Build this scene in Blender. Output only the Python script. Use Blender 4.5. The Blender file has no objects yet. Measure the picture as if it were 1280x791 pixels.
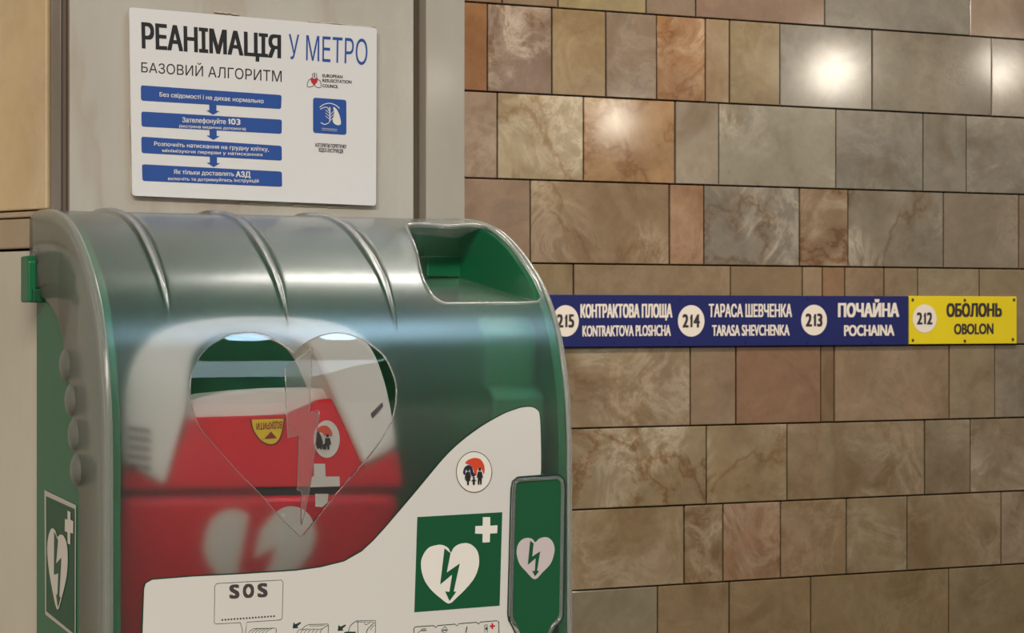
import bpy, bmesh, math, random
from mathutils import Vector, Matrix
from mathutils.geometry import delaunay_2d_cdt
random.seed(7)
SC = bpy.context.scene
COL = SC.collection

# ------------------------------------------------------------------ camera
W, H, F = 1280.0, 791.0, 2450.0
YAW = math.radians(25.0)
CS, SN = math.cos(YAW), math.sin(YAW)
CZ = 1.5
cam = bpy.data.cameras.new('camera'); co = bpy.data.objects.new('camera', cam); COL.objects.link(co)
co.location = (0, 0, CZ); co.rotation_euler = (math.pi/2, 0, -YAW)
cam.sensor_fit = 'HORIZONTAL'; cam.sensor_width = 36; cam.lens = F/W*36
cam.clip_start = 0.05
cam.dof.use_dof = True; cam.dof.focus_distance = 1.38; cam.dof.aperture_fstop = 75
SC.camera = co
SC.view_settings.view_transform = 'Standard'; SC.view_settings.look = 'None'
SC.view_settings.gamma = 1; SC.view_settings.use_curve_mapping = False
SC.view_settings.exposure = 0.15
cy = SC.cycles
cy.use_denoising = True; cy.max_bounces = 14; cy.transmission_bounces = 12; cy.transparent_max_bounces = 12
cy.sample_clamp_indirect = 6; cy.caustics_refractive = True; cy.caustics_reflective = False; cy.blur_glossy = 0.3

# ------------------------------------------------------------------ world
wd = bpy.data.worlds.new('world'); SC.world = wd; wd.use_nodes = True
bg = wd.node_tree.nodes['Background']
bg.inputs[0].default_value = (1.0, 0.92, 0.81, 1); bg.inputs[1].default_value = 0.30

def area_light(name, loc, size, size_y, power, colr, target):
    l = bpy.data.lights.new(name, 'AREA'); l.shape = 'RECTANGLE'; l.size = size; l.size_y = size_y
    l.energy = power; l.color = colr
    o = bpy.data.objects.new(name, l); COL.objects.link(o); o.location = loc
    o.rotation_euler = (Vector(target)-Vector(loc)).to_track_quat('-Z', 'Y').to_euler()
    return o
# ceiling luminaires added out of view to light the scene and streak the cover (x, y, size x, size y, power, colour); their housings are built further down
LUM = [(2.3, 1.80, 2.3, 0.34, 95, (1, 0.96, 0.88)),
       (-2.1, -2.6, 4.2, 0.7, 430, (1, 0.945, 0.865)),
       (1.6, -0.50, 0.7, 1.0, 34, (0.50, 0.76, 1.0)),  # added to give the dome its bluish reflected band
       (1.85, -3.0, 0.9, 0.8, 5, (0.70, 0.86, 1.0)),  # added for the faint bluish band in the heart window
       (2.4, 3.5, 3.2, 0.35, 140, (1, 0.90, 0.75))]
CEIL = 4.05
for k, (x, y, sx, sy, pw, c) in enumerate(LUM):
    area_light('added_luminaire_glow', (x, y, CEIL-0.10), sx, sy, pw, c, (x, y+0.0001, 0))
# ------------------------------------------------------------------ mapping helpers
def ray(px, py):
    t = (px-W/2)/F; v = (H/2-py)/F
    return Vector((SN+t*CS, CS-t*SN, v))
CAM = Vector((0, 0, CZ))
def on_y(px, py, Y):                       # point on the vertical plane y = Y
    d = ray(px, py); return CAM+d*(Y/d.y)
def on_x(px, py, X):                       # point on the vertical plane x = X
    d = ray(px, py); return CAM+d*(X/d.x)
def on_plane(px, py, p0, n):
    d = ray(px, py); return CAM+d*((p0-CAM).dot(n)/d.dot(n))

# ------------------------------------------------------------------ materials
def lin(c):
    return tuple(((v/255)/12.92 if v/255 <= 0.04045 else ((v/255+0.055)/1.055)**2.4) for v in c)+(1,)
def mat(name, rgb, rough=0.5, metal=0, trans=0, ior=1.45, coat=0, bump=0, bscale=60, var=0, spec=None):
    m = bpy.data.materials.new(name); m.use_nodes = True
    nt = m.node_tree; b = nt.nodes['Principled BSDF']
    c = lin(rgb)
    b.inputs['Base Color'].default_value = c; b.inputs['Roughness'].default_value = rough
    b.inputs['Metallic'].default_value = metal; b.inputs['Transmission Weight'].default_value = trans
    b.inputs['IOR'].default_value = ior; b.inputs['Coat Weight'].default_value = coat
    if spec is not None: b.inputs['Specular IOR Level'].default_value = spec
    if var or bump:
        tc = nt.nodes.new('ShaderNodeTexCoord'); nz = nt.nodes.new('ShaderNodeTexNoise')
        nz.inputs['Scale'].default_value = bscale; nz.inputs['Detail'].default_value = 4
        nt.links.new(tc.outputs['Object'], nz.inputs['Vector'])
        if var:
            mx = nt.nodes.new('ShaderNodeMix'); mx.data_type = 'RGBA'
            mx.inputs['A'].default_value = tuple(v*(1-var) for v in c[:3])+(1,)
            mx.inputs['B'].default_value = tuple(min(1, v*(1+var)) for v in c[:3])+(1,)
            nt.links.new(nz.outputs['Fac'], mx.inputs['Factor'])
            nt.links.new(mx.outputs['Result'], b.inputs['Base Color'])
        if bump:
            bp = nt.nodes.new('ShaderNodeBump'); bp.inputs['Strength'].default_value = bump
            bp.inputs['Distance'].default_value = 0.001
            nt.links.new(nz.outputs['Fac'], bp.inputs['Height']); nt.links.new(bp.outputs['Normal'], b.inputs['Normal'])
    return m

def marble(name, rough=0.2, vscale=9.0, amount=1.0, zstretch=1.0, coat=0.0):
    """polished marble; the base tint is each slab's own object colour, vein strength its 'vein' property"""
    m = bpy.data.materials.new(name); m.use_nodes = True
    nt = m.node_tree; N = nt.nodes; L = nt.links; b = N['Principled BSDF']
    tc = N.new('ShaderNodeTexCoord'); oi = N.new('ShaderNodeObjectInfo')
    vein = N.new('ShaderNodeAttribute'); vein.attribute_type = 'OBJECT'; vein.attribute_name = 'vein'
    ang = N.new('ShaderNodeAttribute'); ang.attribute_type = 'OBJECT'; ang.attribute_name = 'grain'
    off = N.new('ShaderNodeVectorMath'); off.operation = 'SCALE'
    cmb = N.new('ShaderNodeCombineXYZ'); cmb.inputs[0].default_value = 37; cmb.inputs[1].default_value = 11; cmb.inputs[2].default_value = 53
    L.new(cmb.outputs[0], off.inputs[0]); L.new(oi.outputs['Random'], off.inputs['Scale'])
    rot = N.new('ShaderNodeVectorRotate'); rot.rotation_type = 'Y_AXIS'
    L.new(tc.outputs['Object'], rot.inputs['Vector']); L.new(ang.outputs['Fac'], rot.inputs['Angle'])
    mp = N.new('ShaderNodeMapping'); mp.inputs['Scale'].default_value = (1.0, 1.0, zstretch)
    L.new(rot.outputs[0], mp.inputs[0])
    add = N.new('ShaderNodeVectorMath'); add.operation = 'ADD'
    L.new(mp.outputs[0], add.inputs[0]); L.new(off.outputs[0], add.inputs[1])
    def noise(scale, det, dist, rgh=0.55):
        n = N.new('ShaderNodeTexNoise'); n.inputs['Scale'].default_value = scale; n.inputs['Detail'].default_value = det
        n.inputs['Distortion'].default_value = dist; n.inputs['Roughness'].default_value = rgh
        L.new(add.outputs[0], n.inputs['Vector']); return n
    def ramp(src, stops):
        r = N.new('ShaderNodeValToRGB'); L.new(src, r.inputs[0]); e = r.color_ramp.elements
        e[0].position, e[0].color = stops[0][0], stops[0][1]; e[1].position, e[1].color = stops[-1][0], stops[-1][1]
        for p, c in stops[1:-1]:
            k = e.new(p); k.color = c
        return r
    g = lambda v: (v, v, v, 1)
    big = noise(vscale*0.42, 5, 1.6)
    r1 = ramp(big.outputs['Fac'], [(0.30, (0.70, 0.60, 0.48, 1)), (0.48, g(1)), (0.62, (1.12, 1.1, 1.06, 1)), (0.74, (0.88, 0.94, 1.0, 1))])
    mul = N.new('ShaderNodeMix'); mul.data_type = 'RGBA'; mul.blend_type = 'MULTIPLY'; mul.inputs['Factor'].default_value = 0.8*amount
    L.new(oi.outputs['Color'], mul.inputs['A']); L.new(r1.outputs[0], mul.inputs['B'])
    # fine cloudiness
    fine = noise(vscale*3.2, 8, 0.6, 0.65)
    r2 = ramp(fine.outputs['Fac'], [(0.3, g(0.8)), (0.7, g(1.16))])
    mul2 = N.new('ShaderNodeMix'); mul2.data_type = 'RGBA'; mul2.blend_type = 'MULTIPLY'; mul2.inputs['Factor'].default_value = 0.55*amount
    L.new(mul.outputs['Result'], mul2.inputs['A']); L.new(r2.outputs[0], mul2.inputs['B'])
    # pale clouds and veins, broken up by a mask
    vn = noise(vscale*0.7, 10, 0.9, 0.68)
    r3 = ramp(vn.outputs['Fac'], [(0.40, g(0)), (0.50, g(0.9)), (0.508, g(1.0)), (0.515, g(0.5)), (0.60, g(0))])
    mk = noise(vscale*0.35, 3, 0.4); r5 = ramp(mk.outputs['Fac'], [(0.42, g(0)), (0.60, g(1))])
    fm = N.new('ShaderNodeMath'); fm.operation = 'MULTIPLY'; L.new(r3.outputs[0], fm.inputs[0]); L.new(r5.outputs[0], fm.inputs[1])
    f3 = N.new('ShaderNodeMath'); f3.operation = 'MULTIPLY'; f3.use_clamp = True; L.new(fm.outputs[0], f3.inputs[0]); L.new(vein.outputs['Fac'], f3.inputs[1])
    mx3 = N.new('ShaderNodeMix'); mx3.data_type = 'RGBA'; mx3.blend_type = 'SCREEN'
    mx3.inputs['B'].default_value = (0.21, 0.185, 0.15, 1)
    L.new(f3.outputs[0], mx3.inputs['Factor']); L.new(mul2.outputs['Result'], mx3.inputs['A'])
    # thin rusty cracks
    ck = noise(vscale*0.24, 7, 0.25, 0.6)
    r4 = ramp(ck.outputs['Fac'], [(0.47, g(0)), (0.498, g(0.9)), (0.503, g(0.35)), (0.54, g(0))])
    f4 = N.new('ShaderNodeMath'); f4.operation = 'MULTIPLY'; f4.use_clamp = True; L.new(r4.outputs[0], f4.inputs[0]); L.new(vein.outputs['Fac'], f4.inputs[1])
    mx4 = N.new('ShaderNodeMix'); mx4.data_type = 'RGBA'; mx4.blend_type = 'MULTIPLY'; mx4.inputs['B'].default_value = (0.66, 0.50, 0.36, 1)
    L.new(f4.outputs[0], mx4.inputs['Factor']); L.new(mx3.outputs['Result'], mx4.inputs['A'])
    L.new(mx4.outputs['Result'], b.inputs['Base Color'])
    b.inputs['Roughness'].default_value = rough
    bp = N.new('ShaderNodeBump'); bp.inputs['Strength'].default_value = 0.08; bp.inputs['Distance'].default_value = 0.0025
    wav = noise(vscale*0.5, 2, 0.3); L.new(wav.outputs['Fac'], bp.inputs['Height']); L.new(bp.outputs['Normal'], b.inputs['Normal'])
    b.inputs['Coat Weight'].default_value = coat; b.inputs['Coat Roughness'].default_value = 0.08
    return m

M_TILE = marble('polished_tile_marble', 0.10, 7.0, 1.0, 1.0, 0.3)
M_SLAB = marble('pillar_marble', 0.2, 6.0, 0.35, 0.35, 0.15)
M_WARM = marble('warm_veined_marble', 0.3, 5.0, 0.9, 0.7, 0.1)
M_GROUT = mat('dark_joint', (58, 46, 36), 0.9, bump=0.4, bscale=80)
M_GREEN = mat('green_plastic', (14, 104, 62), 0.38, bump=0.05, bscale=300)
M_GREEN2 = mat('green_print', (4, 78, 44), 0.45)
M_WHITE = mat('white_print', (226, 218, 205), 0.5)
M_LABEL = mat('white_label', (208, 202, 192), 0.42, bump=0.04, bscale=500)
M_BLACK = mat('black_ink', (30, 28, 28), 0.55)
M_GREY = mat('dark_grey_ink', (66, 56, 54), 0.55)
M_DKGREEN = mat('dark_green_ink_and_shade', (14, 52, 38), 0.5)  # also colours the painted shadow line round the front label
M_RED = mat('red_case_plastic', (198, 18, 34), 0.36, bump=0.05, bscale=200)
M_CASEWHITE = mat('pale_grey_case_plastic', (238, 232, 220), 0.35)
M_RIB = mat('grey_rubber', (92, 88, 84), 0.6)
M_SEAM = mat('black_gasket', (16, 12, 12), 0.6)
M_YELLOW = mat('yellow_tag', (226, 186, 24), 0.45)
M_TAGBORD = mat('dark_red_ink', (120, 24, 20), 0.5)
M_ORANGE = mat('orange_red_ink', (206, 66, 34), 0.5)
M_NAVY = mat('navy_ink', (34, 34, 62), 0.5)
M_BLUE = mat('blue_ink', (38, 76, 146), 0.5)
M_POSTER = mat('poster_plastic', (222, 216, 210), 0.45, var=0.02, bscale=20)
M_SIGNBLUE = mat('blue_enamel', (20, 28, 84), 0.35, var=0.08, bscale=15)
M_SIGNYEL = mat('yellow_enamel', (198, 178, 20), 0.35, var=0.06, bscale=15)
M_SIGNWHITE = mat('sign_white', (205, 196, 186), 0.5)
M_SIGNBLACK = mat('sign_black', (44, 38, 42), 0.5)
M_REDINK = mat('red_ink', (190, 30, 40), 0.5)
M_METAL = mat('steel', (180, 175, 165), 0.25, metal=1)
M_FLOOR = mat('floor_granite', (96, 82, 70), 0.25, var=0.25, bscale=30)

def glass(name, rough, tint=(1, 1, 1), ior=1.45, milk=0.0, milkcol=(0.75, 0.75, 0.70), bump=0.0):
    m = bpy.data.materials.new(name); m.use_nodes = True
    nt = m.node_tree; N = nt.nodes; L = nt.links; b = N['Principled BSDF']
    b.inputs['Base Color'].default_value = tint+(1,); b.inputs['Roughness'].default_value = rough
    b.inputs['Transmission Weight'].default_value = 1.0; b.inputs['IOR'].default_value = ior
    out = N['Material Output']
    if bump:
        tc = N.new('ShaderNodeTexCoord'); nz = N.new('ShaderNodeTexNoise'); nz.inputs['Scale'].default_value = 900
        L.new(tc.outputs['Object'], nz.inputs['Vector'])
        bp = N.new('ShaderNodeBump'); bp.inputs['Strength'].default_value = bump; bp.inputs['Distance'].default_value = 0.0004
        L.new(nz.outputs['Fac'], bp.inputs['Height']); L.new(bp.outputs['Normal'], b.inputs['Normal'])
    if milk:
        d = N.new('ShaderNodeBsdfDiffuse'); d.inputs[0].default_value = milkcol+(1,)
        t = N.new('ShaderNodeBsdfTranslucent'); t.inputs[0].default_value = milkcol+(1,)
        mm = N.new('ShaderNodeMixShader'); mm.inputs[0].default_value = 0.5
        L.new(d.outputs[0], mm.inputs[1]); L.new(t.outputs[0], mm.inputs[2])
        mx = N.new('ShaderNodeMixShader'); mx.inputs[0].default_value = milk
        L.new(b.outputs[0], mx.inputs[1]); L.new(mm.outputs[0], mx.inputs[2]); L.new(mx.outputs[0], out.inputs[0])
    return m
M_FROST = glass('frosted_polycarbonate', 0.25, (0.98, 0.99, 0.98), 1.5, 0.012)
M_FROSTSIDE = glass('frosted_polycarbonate_side', 0.2, (0.97, 0.97, 0.95), 1.45, 0.30, (0.66, 0.65, 0.57))
M_RECESS = glass('recess_polycarbonate', 0.12, (0.96, 0.98, 0.96), 1.45, 0.16, (0.6, 0.63, 0.56))
M_CLEAR = glass('clear_polycarbonate', 0.0, (1, 1, 1), 1.49)
M_SEMI = glass('lightly_frosted_polycarbonate', 0.07, (0.98, 0.98, 0.98), 1.4, 0.12)
M_RIM = glass('clear_rim', 0.06, (0.98, 0.98, 0.97), 1.49, 0.18, (0.8, 0.8, 0.76))

# ------------------------------------------------------------------ mesh helpers
def link(name, mesh, m=None, parent=None, smooth=False):
    o = bpy.data.objects.new(name, mesh); COL.objects.link(o)
    if m is not None: mesh.materials.append(m)
    if parent is not None: o.parent = parent
    if smooth:
        for p in mesh.polygons: p.use_smooth = True
    return o
def frombm(name, bm, m=None, parent=None, smooth=False, origin=None):
    if origin is not None:
        bmesh.ops.translate(bm, verts=bm.verts, vec=-Vector(origin))
    me = bpy.data.meshes.new(name); bm.normal_update(); bm.to_mesh(me); bm.free()
    o = link(name, me, m, parent, smooth)
    if origin is not None:
        o.location = Vector(origin)-(parent.location if parent is not None else Vector())
    elif parent is not None:
        o.location = -parent.location
    return o
def empty(name, loc, label=None, cat=None, group=None, kind=None):
    o = bpy.data.objects.new(name, None); COL.objects.link(o); o.location = loc; o.empty_display_size = 0.05
    tag(o, label, cat, group, kind); return o
def tag(o, label=None, cat=None, group=None, kind=None):
    if label: o['label'] = label
    if cat: o['category'] = cat
    if group: o['group'] = group
    if kind: o['kind'] = kind
def bevel(o, w, seg=2, ang=35):
    md = o.modifiers.new('bevel', 'BEVEL'); md.width = w; md.segments = seg; md.limit_method = 'ANGLE'; md.angle_limit = math.radians(ang); return o
def add_box(bm, lo, hi):
    x0, y0, z0 = lo; x1, y1, z1 = hi
    v = [bm.verts.new(p) for p in ((x0,y0,z0),(x1,y0,z0),(x1,y1,z0),(x0,y1,z0),(x0,y0,z1),(x1,y0,z1),(x1,y1,z1),(x0,y1,z1))]
    for f in ((0,3,2,1),(4,5,6,7),(0,1,5,4),(1,2,6,5),(2,3,7,6),(3,0,4,7)): bm.faces.new([v[i] for i in f])
def add_poly(bm, pts):
    vs = [bm.verts.new(p) for p in pts]
    f = bm.faces.new(vs)
    return f
def add_prism(bm, pts, vec):
    """closed solid: polygon pts (3D, planar) extruded by vec"""
    a = [bm.verts.new(p) for p in pts]; b = [bm.verts.new(Vector(p)+Vector(vec)) for p in pts]
    bm.faces.new(a); bm.faces.new(list(reversed(b)))
    n = len(a)
    for i in range(n): bm.faces.new((a[i], b[i], b[(i+1) % n], a[(i+1) % n]))
    bmesh.ops.recalc_face_normals(bm, faces=bm.faces)
def catmull(pts, n=6, closed=False):
    P = [Vector(p) for p in pts]; out = []; m = len(P)
    rng = range(m) if closed else range(m-1)
    for i in rng:
        p0 = P[(i-1) % m] if (closed or i > 0) else P[0]; p1 = P[i]; p2 = P[(i+1) % m]
        p3 = P[(i+2) % m] if (closed or i+2 < m) else P[-1]
        for k in range(n):
            t = k/n
            out.append(0.5*((2*p1)+(p2-p0)*t+(2*p0-5*p1+4*p2-p3)*t*t+(3*p1-p0-3*p2+p3)*t**3))
    if not closed: out.append(P[-1])
    return out
def add_tube(bm, pts, r, seg=8, closed=False):
    P = [Vector(p) for p in pts]; n = len(P); rings = []; up = None
    for i in range(n):
        if closed: t = (P[(i+1) % n]-P[i-1])
        else: t = P[min(i+1, n-1)]-P[max(i-1, 0)]
        t.normalize()
        if up is None:
            up = Vector((0, 0, 1)) if abs(t.z) < 0.9 else Vector((1, 0, 0))
        up = (up-t*up.dot(t)).normalized(); s = t.cross(up)
        rr = r[i] if isinstance(r, (list, tuple)) else r
        rings.append([bm.verts.new(P[i]+(up*math.cos(a)+s*math.sin(a))*rr) for a in [2*math.pi*k/seg for k in range(seg)]])
    for i in range(n if closed else n-1):
        a, b = rings[i], rings[(i+1) % n]
        for k in range(seg): bm.faces.new((a[k], a[(k+1) % seg], b[(k+1) % seg], b[k]))
    if not closed:
        bm.faces.new(list(reversed(rings[0]))); bm.faces.new(rings[-1])
def circle2(cx, cy, rx, ry=None, n=32, a0=0, a1=360):
    ry = rx if ry is None else ry
    full = (a1-a0) == 360
    return [(cx+rx*math.cos(math.radians(a0+(a1-a0)*k/(n if full else n-1))), cy+ry*math.sin(math.radians(a0+(a1-a0)*k/(n if full else n-1)))) for k in range(n)]
def rrect(x0, y0, x1, y1, r, n=5):
    out = []
    for cx, cy, a in ((x1-r, y0+r, -90), (x1-r, y1-r, 0), (x0+r, y1-r, 90), (x0+r, y0+r, 180)):
        for k in range(n+1):
            t = math.radians(a+90*k/n); out.append((cx+r*math.cos(t), cy+r*math.sin(t)))
    return out

# lettering -> flat triangles with baseline 0 and cap height 1
_cap = {}
_tx = {}
def text_tris(s, bold=(0, 0)):
    if (s, bold) in _tx: return _tx[(s, bold)]
    cu = bpy.data.curves.new('t', 'FONT'); cu.body = s; cu.fill_mode = 'NONE'; cu.resolution_u = 4
    o = bpy.data.objects.new('t', cu); COL.objects.link(o)
    bpy.context.view_layer.update()
    me = bpy.data.meshes.new_from_object(o.evaluated_get(bpy.context.evaluated_depsgraph_get()))
    P = [Vector((v.co.x, v.co.y)) for v in me.vertices]; E = [tuple(e.vertices) for e in me.edges]
    bpy.data.objects.remove(o); bpy.data.curves.remove(cu); bpy.data.meshes.remove(me)
    # chain the edges into directed outlines, then fill by non-zero winding
    nb = {}
    for a, b in E: nb.setdefault(a, []).append(b); nb.setdefault(b, []).append(a)
    seen = set(); loops = []
    for a in sorted(nb):
        if a in seen: continue
        lp = [a]; seen.add(a); cur = a
        nxt = a+1 if (a+1) in nb[a] else nb[a][0]
        while nxt not in seen:
            lp.append(nxt); seen.add(nxt); c = [k for k in nb[nxt] if k not in seen]
            if not c: break
            nxt = c[0]
        loops.append(lp)
    if bold[0] > 0:                       # heavier strokes: union of the outlines nudged to each side
        P0, L0 = P, loops; P = []; loops = []
        for dx, dy in ((0, 0), (1, 1), (1, -1), (-1, 1), (-1, -1)):
            b = len(P); P = P+[Vector((p.x+dx*bold[0], p.y+dy*bold[1])) for p in P0]; loops = loops+[[i+b for i in l] for l in L0]
    V, _, Fc, *_r = delaunay_2d_cdt(P, [(l[i], l[(i+1) % len(l)]) for l in loops for i in range(len(l))], [], 0, 1e-6)
    bbs = [(min(P[i].x for i in l), max(P[i].x for i in l), [P[i] for i in l]) for l in loops]
    fs = []
    for f in Fc:
        cx = sum(V[i].x for i in f)/len(f); c_y = sum(V[i].y for i in f)/len(f); w = 0
        for x0, x1, L in bbs:
            if cx < x0 or cx > x1: continue
            for i in range(len(L)):
                a = L[i-1]; b = L[i]
                if (a.y > c_y) != (b.y > c_y) and cx < a.x+(c_y-a.y)*(b.x-a.x)/(b.y-a.y): w += 1 if b.y > a.y else -1
        if w: fs.append(tuple(f))
    _tx[(s, bold)] = ([(v.x, v.y) for v in V], fs)
    return _tx[(s, bold)]
def cap():
    if 'c' not in _cap:
        vs, _ = text_tris('H'); _cap['c'] = max(v[1] for v in vs)
    return _cap['c']
def add_text(bm, s, q, fn, bold=0.0, flip=False):
    """q = four pixel corners of the capitals' band: baseline-left, baseline-right, top-right, top-left; fn maps a pixel to 3D.
    Each word is laid out from the font's own outlines; '1' gets a flag and stem of its own."""
    c = cap(); parts = []; cur = 0.0
    full, _ = text_tris(s); tw = max(v[0] for v in full)-min(v[0] for v in full)
    B = bold; bold = (round(B*math.dist(q[0], q[3])/math.dist(q[0], q[1])*tw, 4), round(B*c*0.6, 4)) if B > 0 else (0, 0)
    if '1' in s and s.isdigit():
        gap = 0.10*c
        for ch in s:
            if ch == '1':
                w = 0.40*c; t = 0.13*c+bold[0]*2
                vs = [(w-t, 0), (w, 0), (w, c), (w-t*0.8, c), (w-t*0.9, c*0.88), (0.05*c, c*0.74), (0.05*c, c*0.62), (w-t, c*0.76)]
                fs = [tuple(range(8))]
            else:
                vs, fs = text_tris(ch, bold); m = min(v[0] for v in vs); vs = [(x-m, y) for x, y in vs]; w = max(v[0] for v in vs)
            parts.append(([(x+cur, y) for x, y in vs], fs)); cur += w+gap
    else:
        parts.append(text_tris(s, bold))
    x0 = min(v[0] for vs, _ in parts for v in vs); x1 = max(v[0] for vs, _ in parts for v in vs)
    bl, br, tr, tl = q
    for vs, fs in parts:
        out = []
        for x, y in vs:
            u = (x-x0)/(x1-x0); v = y/c
            px = (bl[0]*(1-u)+br[0]*u)*(1-v)+(tl[0]*(1-u)+tr[0]*u)*v
            py = (bl[1]*(1-u)+br[1]*u)*(1-v)+(tl[1]*(1-u)+tr[1]*u)*v
            out.append(bm.verts.new(fn(px, py)))
        for f in fs:
            try: bm.faces.new([out[i] for i in f])
            except ValueError: pass
def add_stroke(bm, pts, w, fn, closed=False):
    """flat line of width w pixels through pixel points"""
    P = [Vector((p[0], p[1])) for p in pts]; n = len(P); L = []; R = []
    for i in range(n):
        if closed: t = P[(i+1) % n]-P[i-1]
        else: t = P[min(i+1, n-1)]-P[max(i-1, 0)]
        if t.length == 0: t = Vector((1, 0))
        t.normalize(); nn = Vector((-t.y, t.x))*w/2
        L.append(bm.verts.new(fn(*(P[i]+nn)))); R.append(bm.verts.new(fn(*(P[i]-nn))))
    for i in range(n if closed else n-1):
        j = (i+1) % n
        bm.faces.new((L[i], R[i], R[j], L[j]))
def zm(off, s, pts): return [(off[0]+x/s, off[1]+y/s) for x, y in pts]

# ================================================================== SETTING
DB = 1.50                                   # pillar face
# ---- tiled wall behind
A = math.radians(-1.8)
BE = Vector((math.cos(A), math.sin(A), 0)); BN = Vector((-math.sin(A), math.cos(A), 0))   # along, away
d0 = ray(640, 395); BP = CAM+d0*5.4
def on_b(px, py, off=0.0): return on_plane(px, py, BP-BN*off, BN)
def bcoord(px, py):
    p = on_b(px, py)-BP; return p.dot(BE), p.z+CZ-CZ
wall_back = bmesh.new()
def bpt(u, z, off=0.0):
    p = BP+BE*u-BN*off; return Vector((p.x, p.y, z))
add_prism(wall_back, [bpt(-3.2, 0.0, -0.02), bpt(3.4, 0.0, -0.02), bpt(3.4, 3.4, -0.02), bpt(-3.2, 3.4, -0.02)], BN*0.2)
wb = frombm('wall_back', wall_back, M_GROUT, origin=(BP.x, BP.y, 0)); tag(wb, kind='structure', label='wall of mixed marble tiles behind the pillar')
ROWY = [-72, 31, 134, 235, 333, 432, 528.5, 625, 721, 815, 908]
rowz = [on_b(1000, y).z for y in ROWY]
ROWS = [
 ([(560,125,98,76),(627,122,98,80),(697,118,98,80),(807,140,126,92),(869,122,104,90),(1030,124,100,88),(1211,118,116,112)], 0.15),
 ([(520,130,100,76),(608.5,140,96,62),(689,122,102,94),(756.5,138,116,84),(820,116,98,86),(881,146,104,68),(911,156,134,108),(974,134,118,90),(1089,128,126,122),(1238,122,116,106)], 0.4),
 ([(540,140,120,100),(621,144,122,106),(728.5,160,146,118),(843,158,122,84),(897.5,144,134,122),(1044,138,134,122),(1153,116,114,108),(1207,124,120,112)], 0.4),
 ([(560,130,108,90),(662,132,108,92),(836,130,106,80),(879,148,108,80),(998.5,118,112,104),(1059,132,108,84),(1178.5,118,110,98),(1272.5,120,108,96)], 0.6),
 ([(620,134,114,86),(716,134,116,86),(912,130,108,82),(1002,126,104,76),(1027,142,118,92),(1055,138,102,72),(1104,136,112,88),(1146,134,114,90),(1223,130,114,88)], 0.35),
 ([(600,134,116,88),(862,138,118,90),(919,138,114,92),(1025,134,96,72),(1042,130,104,78),(1185.5,138,114,88),(1242.5,132,114,88)], 0.35),
 ([(600,136,118,90),(882,142,124,94),(983,142,122,90),(1155,132,112,86),(1212,128,114,92)], 0.6),
 ([(600,140,120,88),(854.5,144,122,90),(903,134,112,80),(975,134,98,70),(1057,132,108,78),(1133,132,116,88),(1250.5,134,114,88)], 0.5),
 ([(640,134,120,92),(821,132,124,104),(910.5,134,112,82),(1012.5,130,108,76),(1185,122,102,70)], 0.35),
 ([(600,130,110,80),(760,130,112,82),(905,126,104,74),(1100,124,104,74)], 0.3),
]
LASTC = [(144,126,114),(140,132,124),(122,118,110),(134,118,102),(132,116,90),(122,110,94),(132,116,94),(138,120,100),(124,108,80),(124,104,76)]
# (row, index) of tiles whose markings are strong in the photograph
STRONG = {(1,2):1.0, (1,5):0.9, (2,2):0.9, (2,3):1.0, (2,5):0.8, (3,2):0.7, (3,4):1.0, (3,5):1.4, (3,6):1.0, (5,1):0.6, (6,1):1.2, (6,2):0.9, (7,1):0.6, (7,3):0.9, (7,2):0.7}
GR = {(1,2):0.5, (3,5):0.8, (7,3):1.4, (5,1):-0.7, (3,4):0.4}
rt = random.Random(3)
def add_tile(u0, u1, z0, z1, rgb, vein, grain, parent, mt=M_TILE):
    g = 0.0022; bm = bmesh.new()
    proud = rt.uniform(-0.0012, 0.0012)
    pts = [(u0+g, z0+g), (u1-g, z0+g), (u1-g, z1-g), (u0+g, z1-g)]
    cu, cz = (u0+u1)/2, (z0+z1)/2
    tx, tz = rt.gauss(0, 0.0022), rt.gauss(0, 0.0022)
    c = bpt(cu, cz)
    fr = [Vector((u-cu, -0.004-proud+tx*(u-cu)*1.0+tz*(z-cz), z-cz)) for u, z in pts]
    ins = 0.0015
    inn = [Vector((p.x-math.copysign(ins, p.x), p.y-0.0012, p.z-math.copysign(ins, p.z))) for p in fr]
    bk = [Vector((p.x, 0.019, p.z)) for p in fr]
    A_ = [bm.verts.new(p) for p in inn]; B_ = [bm.verts.new(p) for p in fr]; C_ = [bm.verts.new(p) for p in bk]
    bm.faces.new(A_)
    for i in range(4):
        j = (i+1) % 4
        bm.faces.new((B_[i], B_[j], A_[j], A_[i])); bm.faces.new((C_[i], C_[j], B_[j], B_[i]))
    me = bpy.data.meshes.new('tile'); bm.normal_update(); bm.to_mesh(me); bm.free()
    o = link('tile', me, mt, parent); o.location = c-parent.location; o.rotation_euler = (0, 0, A)
    rgb = tuple(c*0.72+b*0.28 for c, b in zip(rgb, (122, 108, 88))); k = lin(rgb); o.color = (k[0]*0.75, k[1]*0.75, k[2]*0.75, 1); o['vein'] = float(vein); o['grain'] = float(grain)
    return o
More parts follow.
